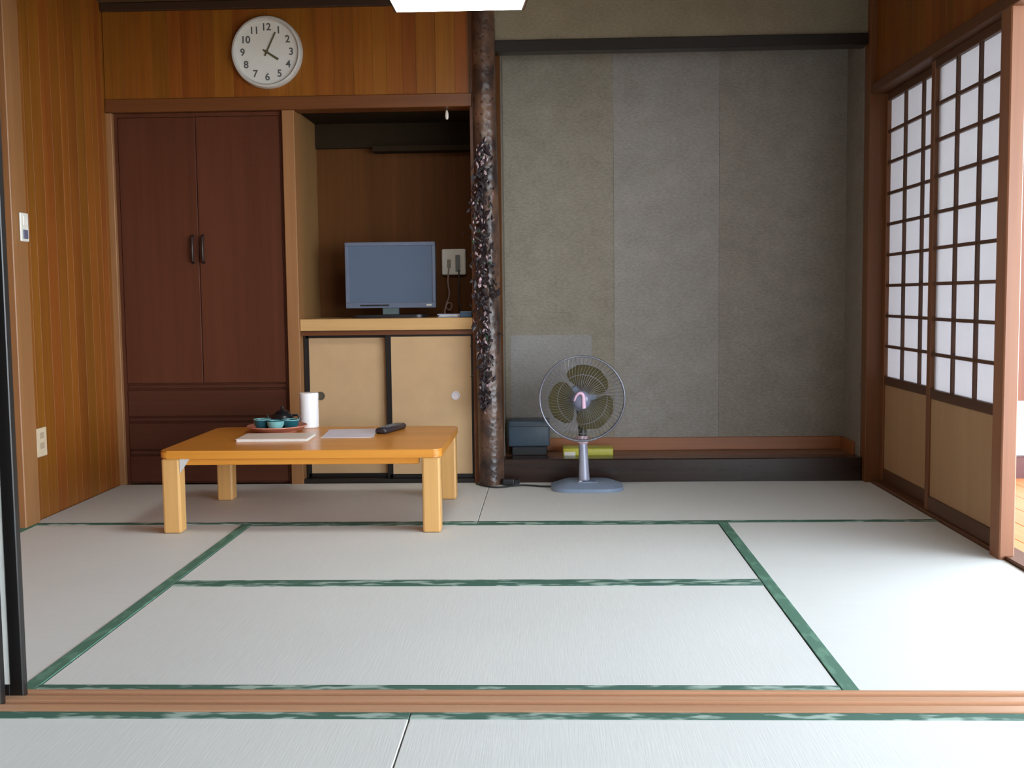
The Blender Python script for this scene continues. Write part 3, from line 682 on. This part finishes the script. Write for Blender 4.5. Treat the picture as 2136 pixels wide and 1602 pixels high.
MAG = plain('magazine_cover', (226, 212, 196), 0.45); MAGE = plain('page_edges', (232, 230, 228), 0.8)
t = thing('booklet', 'pale thick booklet at the front of the table', 'booklet', (0.97, 1.98, TZ))
def rbox(cx, cy, w, d, z0, z1, ang, bev=0.001):
    b = box((-w / 2, -d / 2, z0), (w / 2, d / 2, z1), bev)
    bmesh.ops.rotate(b, verts=b.verts, matrix=Matrix.Rotation(ang, 3, 'Z')); bmesh.ops.translate(b, verts=b.verts, vec=(cx, cy, 0)); return b
obj('pages', rbox(0.965, 1.955, 0.278, 0.186, TZ + 0.001, TZ + 0.010, 0.02), MAGE, t)
obj('front_cover', rbox(0.965, 1.955, 0.284, 0.190, TZ + 0.010, TZ + 0.0114, 0.02, 0.0003), MAG, t)
obj('back_cover', rbox(0.965, 1.955, 0.284, 0.190, TZ, TZ + 0.001, 0.02, 0.0003), MAG, t)
t = thing('paper_sheets', 'white sheets of paper beside the remote control on the table', 'papers', (1.23, 2.10, TZ))
for i, (ang, m) in enumerate(((0.06, WHITEP), (0.10, plain('lilac_white_paper', (222, 218, 230), 0.6)))):
    obj('sheet', rbox(1.232 + 0.004 * i, 2.105, 0.205, 0.285, TZ + 0.0012 * i, TZ + 0.0012 * i + 0.0011, ang, 0.0002), m, t)
t = thing('remote_control', 'dark remote control lying at an angle on the table', 'remote', (1.385, 2.20, TZ))
ang = -0.28; rc = (1.392, 2.185)
b = rbox(rc[0], rc[1], 0.052, 0.215, TZ, TZ + 0.024, ang, 0.008); obj('case', b, plain('remote_dark', (48, 42, 48), 0.35), t, smooth=0.9)
for i in range(6):
    for j in range(3):
        lx, ly = (j - 1) * 0.014, -0.07 + i * 0.024
        x = rc[0] + lx * math.cos(ang) - ly * math.sin(ang); y = rc[1] + lx * math.sin(ang) + ly * math.cos(ang)
        obj('button', rbox(x, y, 0.009, 0.012, TZ + 0.0235, TZ + 0.026, ang, 0.001), GREYP, t)

# ------------------------------------------------------------------ electric fan
fx, fy = 2.225, 2.560
t = thing('electric_fan', 'blue-grey electric fan with olive blades standing before the alcove', 'fan', (fx, fy, 0.0))
FB = plain('fan_blue_grey', (122, 138, 160), 0.35); FP = plain('fan_pole_grey', (164, 166, 184), 0.3, metal=0.2)
out = rrect(fx, fy, 0.325, 0.250, 0.085, 5)
bm = prism(out, 0.0008, 0.016); prism(out, 0.016, 0.036, bm, top_scale=0.66, c=(fx, fy)); obj('base', bm, FB, t, smooth=0.5)
bd = obj('control_panel', box((fx - 0.045, fy - 0.078, 0.030), (fx + 0.045, fy - 0.04, 0.041), 0.003), FB, t)
for i in range(4): obj('button', box((fx - 0.038 + i * 0.02, fy - 0.072, 0.041), (fx - 0.024 + i * 0.02, fy - 0.050, 0.0445), 0.001), plain('fan_button_%d' % i, (70, 84, 110) if i else (190, 190, 196), 0.4), bd)
hx, hz, hy = 2.205, 0.413, 2.520
obj('pole', tube([(fx - 0.012, fy, 0.03), (fx - 0.014, fy, 0.13), (fx - 0.018, fy, 0.235)], [0.026, 0.021, 0.019], 20), FP, t, smooth=0.8)
obj('collar', lathe([(0.022, 0.205), (0.026, 0.21), (0.026, 0.232), (0.022, 0.24), (0.0, 0.24)], (fx - 0.017, fy, 0), 24), plain('fan_collar_pinkish', (206, 176, 186), 0.35), t, smooth=0.6)
obj('neck', tube([(fx - 0.018, fy, 0.235), (fx - 0.018, fy + 0.012, 0.30), (hx, fy + 0.035, 0.37)], [0.018, 0.020, 0.030], 16), plain('fan_dark_neck', (50, 52, 40), 0.4), t, smooth=0.8)
obj('motor_housing', lathe([(0.0, 0.135), (0.035, 0.130), (0.058, 0.10), (0.064, 0.06), (0.060, 0.035), (0.0, 0.035)], (hx, hy, hz), 32, 'Y'), FB, t, smooth=0.8)
bm, nt, pb = newmat('olive_translucent_blade')
pb.inputs['Base Color'].default_value = s2l((122, 114, 76)); pb.inputs['Roughness'].default_value = 0.2
pb.inputs['Transmission Weight'].default_value = 0.35; pb.inputs['IOR'].default_value = 1.15
BLM = bm
for kb in range(3):
    a0 = math.radians(62 + 120 * kb); b = bmesh.new(); grid = []
    NR, NA = 10, 12
    for i in range(NR + 1):
        r = 0.030 + 0.122 * i / NR; u = i / NR
        half = math.radians(20 + 36 * math.sin(PI * min(1, u * 0.72 + 0.12))) * (1 if u < 0.8 else math.sqrt(max(0.02, 1 - ((u - 0.8) / 0.2) ** 2 * 0.75)))
        row = []
        for j in range(NA + 1):
            s = -1 + 2 * j / NA; a = a0 + half * s + 0.25 * u
            row.append(b.verts.new((hx + r * math.cos(a), hy + 0.004 + 0.016 * s + 0.006 * s * s, hz + r * math.sin(a))))
        grid.append(row)
    for i in range(NR):
        for j in range(NA): b.faces.new((grid[i][j], grid[i + 1][j], grid[i + 1][j + 1], grid[i][j + 1]))
    bmesh.ops.solidify(b, geom=list(b.faces), thickness=0.002)
    obj('blade', b, BLM, t, smooth=0.9)
obj('blade_hub', lathe([(0.0, -0.022), (0.018, -0.020), (0.032, -0.006), (0.034, 0.030), (0.0, 0.032)], (hx, hy, hz), 28, 'Y'), plain('fan_hub_plum', (88, 74, 96), 0.25), t, smooth=0.8)
WIRE = plain('guard_wire', (130, 132, 142), 0.3, metal=0.5)
R = 0.190
for nm, y in (('front_guard_ring', hy - 0.012), ('rear_guard_ring', hy + 0.004)):
    obj(nm, ring((hx, y, hz), R, 0.0048, 'Y', 64, 8), WIRE, t, smooth=1.2)
b = bmesh.new(); NW = 60
for k in range(NW):
    a = 2 * PI * k / NW; pts = []
    for i in range(6):
        u = i / 5; r = 0.036 + (R - 0.036) * u; aa = a + 0.35 * (1 - u)
        pts.append((hx + r * math.cos(aa), hy - 0.012 - 0.045 * (1 - u ** 2.4), hz + r * math.sin(aa)))
    tube(pts, 0.0009, 5, b)
for rr, dy in ((0.11, 0.034), (0.155, 0.018)): ring((hx, hy - 0.012 - dy, hz), rr, 0.0012, 'Y', 48, 5, b)
setp(obj('front_guard_wires', b, WIRE, t), kind='stuff')
b = bmesh.new()
for k in range(NW):
    a = 2 * PI * (k + 0.5) / NW; pts = []
    for i in range(5):
        u = i / 4; r = 0.058 + (R - 0.058) * u
        pts.append((hx + r * math.cos(a), hy + 0.004 + 0.055 * (1 - u ** 2.2), hz + r * math.sin(a)))
    tube(pts, 0.0009, 5, b)
setp(obj('rear_guard_wires', b, WIRE, t), kind='stuff')
bd = obj('guard_badge', lathe([(0.0, -0.014), (0.024, -0.012), (0.038, -0.005), (0.041, 0.0), (0.041, 0.005), (0.0, 0.005)], (hx - 0.004, hy - 0.058, hz - 0.002), 36, 'Y'), plain('badge_slate', (112, 116, 138), 0.25), t, smooth=0.8)
PINK = plain('badge_highlight_pink', (236, 196, 222), 0.3)
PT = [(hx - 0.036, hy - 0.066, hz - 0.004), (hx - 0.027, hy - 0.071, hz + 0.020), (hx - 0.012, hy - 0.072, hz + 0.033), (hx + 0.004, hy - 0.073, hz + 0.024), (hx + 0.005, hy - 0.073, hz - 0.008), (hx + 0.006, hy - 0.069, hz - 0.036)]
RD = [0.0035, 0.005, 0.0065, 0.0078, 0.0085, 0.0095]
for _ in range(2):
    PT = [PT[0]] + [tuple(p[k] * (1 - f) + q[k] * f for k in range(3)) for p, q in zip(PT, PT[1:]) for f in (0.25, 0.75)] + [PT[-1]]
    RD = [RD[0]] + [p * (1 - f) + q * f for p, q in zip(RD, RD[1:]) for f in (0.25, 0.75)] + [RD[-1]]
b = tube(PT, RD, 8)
setp(obj('badge_highlight', b, PINK, bd, smooth=1.0), 'lamp highlight modelled as a curved pale pink stripe')  # lamp highlight on the glossy dome, built as a raised pink shape
# fan cord on the mats
cable([(fx - 0.155, fy + 0.02, 0.006), (fx - 0.22, fy + 0.03, 0.005), (2.00, 2.60, 0.005), (1.93, 2.63, 0.005), (1.88, 2.60, 0.005), (1.82, 2.56, 0.005), (1.76, 2.60, 0.005), (1.715, 2.67, 0.005)], 0.0042, plain('black_cord', (30, 30, 32), 0.5), 'black fan cord lying on the mats by the log post')
t = thing('cord_adapter', 'small black plug block on the mat beside the log post', 'plug', (1.865, 2.655, 0.0))
obj('block', box((1.838, 2.632, 0.0018), (1.892, 2.678, 0.030), 0.005, seg=2), DARKP, t)
obj('plug', box((1.892, 2.644, 0.006), (1.918, 2.666, 0.024), 0.003), DARKP, t)

# ------------------------------------------------------------------ things in the alcove
TEALD = plain('dark_slate_teal', (66, 82, 96), 0.4)
t = thing('slate_box', 'dark slate blue box on the alcove floor beside the log post', 'box', (1.955, 2.93, 0.104))
obj('case', box((1.858, 2.862, 0.150), (2.057, 3.02, 0.274), 0.008, seg=2), TEALD, t, smooth=0.9)
obj('base', box((1.875, 2.875, 0.1045), (2.045, 3.01, 0.150), 0.004), DARKP, t)
obj('lid_line', box((1.864, 2.8605, 0.246), (2.051, 2.8625, 0.249)), DARKP, t)
t = thing('yellow_packet', 'flat yellow-green packet on the alcove floor behind the fan pole', 'packet', (2.24, 2.90, 0.104))
YEL = plain('yellow_green_paper', (196, 190, 72), 0.5)
obj('packet', box((2.120, 2.848, 0.1045), (2.362, 2.97, 0.142), 0.006, seg=2), YEL, t, smooth=0.9)
setp(obj('label', box((2.128, 2.8468, 0.108), (2.180, 2.8485, 0.126)), WHITEP, t), 'white label')

# ------------------------------------------------------------------ dark strand hanging on the log post
t = thing('hanging_strand', 'dark bushy strand flecked pinkish white hanging down the log post', 'garland', (1.755, 2.625, 0.36))
rnd = random.Random(3)
pts = [(1.775 - 0.010 * math.sin(i * 0.7) - 0.018 * (1 if 3 < i < 9 else 0.4), 2.633 + 0.004 * math.sin(i), 1.56 - i * 0.1) for i in range(13)]
obj('stem', tube(pts, 0.006, 6), plain('strand_stem', (44, 34, 34), 0.6), t, smooth=1.0)
def leafset(name, n, mat, smin, smax, spread):
    b = bmesh.new()
    for _ in range(n):
        u = rnd.random(); i = min(11, int(u * 12)); f = u * 12 - i
        c = Vector(pts[i]).lerp(Vector(pts[i + 1]), f)
        w = 0.35 + 0.65 * math.sin(PI * min(1, max(0, u * 0.9 + 0.08)))
        c += Vector((rnd.gauss(0, spread * w), -abs(rnd.gauss(0, 0.012)) - 0.004, rnd.gauss(0, 0.02)))
        s = rnd.uniform(smin, smax); R_ = Euler((rnd.uniform(-1.0, 1.0), rnd.uniform(-0.8, 0.8), rnd.uniform(0, 2 * PI))).to_matrix()
        sh = [(0, 0, s), (s * 0.5, s * 0.16, 0.1 * s), (0, 0, -s), (-s * 0.5, s * 0.16, 0.1 * s), (0, -s * 0.15, 0), (0, s * 0.3, 0)]
        vs_ = [b.verts.new(c + R_ @ Vector(p)) for p in sh]
        for f_ in ((0, 1, 4), (1, 2, 4), (2, 3, 4), (3, 0, 4), (1, 0, 5), (2, 1, 5), (3, 2, 5), (0, 3, 5)): b.faces.new([vs_[q] for q in f_])
    return setp(obj(name, b, mat, t), kind='stuff')
leafset('dark_leaves', 380, plain('strand_dark', (46, 37, 41), 0.5, noise=0.4), 0.012, 0.026, 0.030)
leafset('pale_flecks', 150, plain('strand_pinkish', (182, 158, 166), 0.5, noise=0.2), 0.008, 0.016, 0.024)
leafset('green_flecks', 22, plain('strand_green', (52, 84, 62), 0.5), 0.008, 0.014, 0.026)
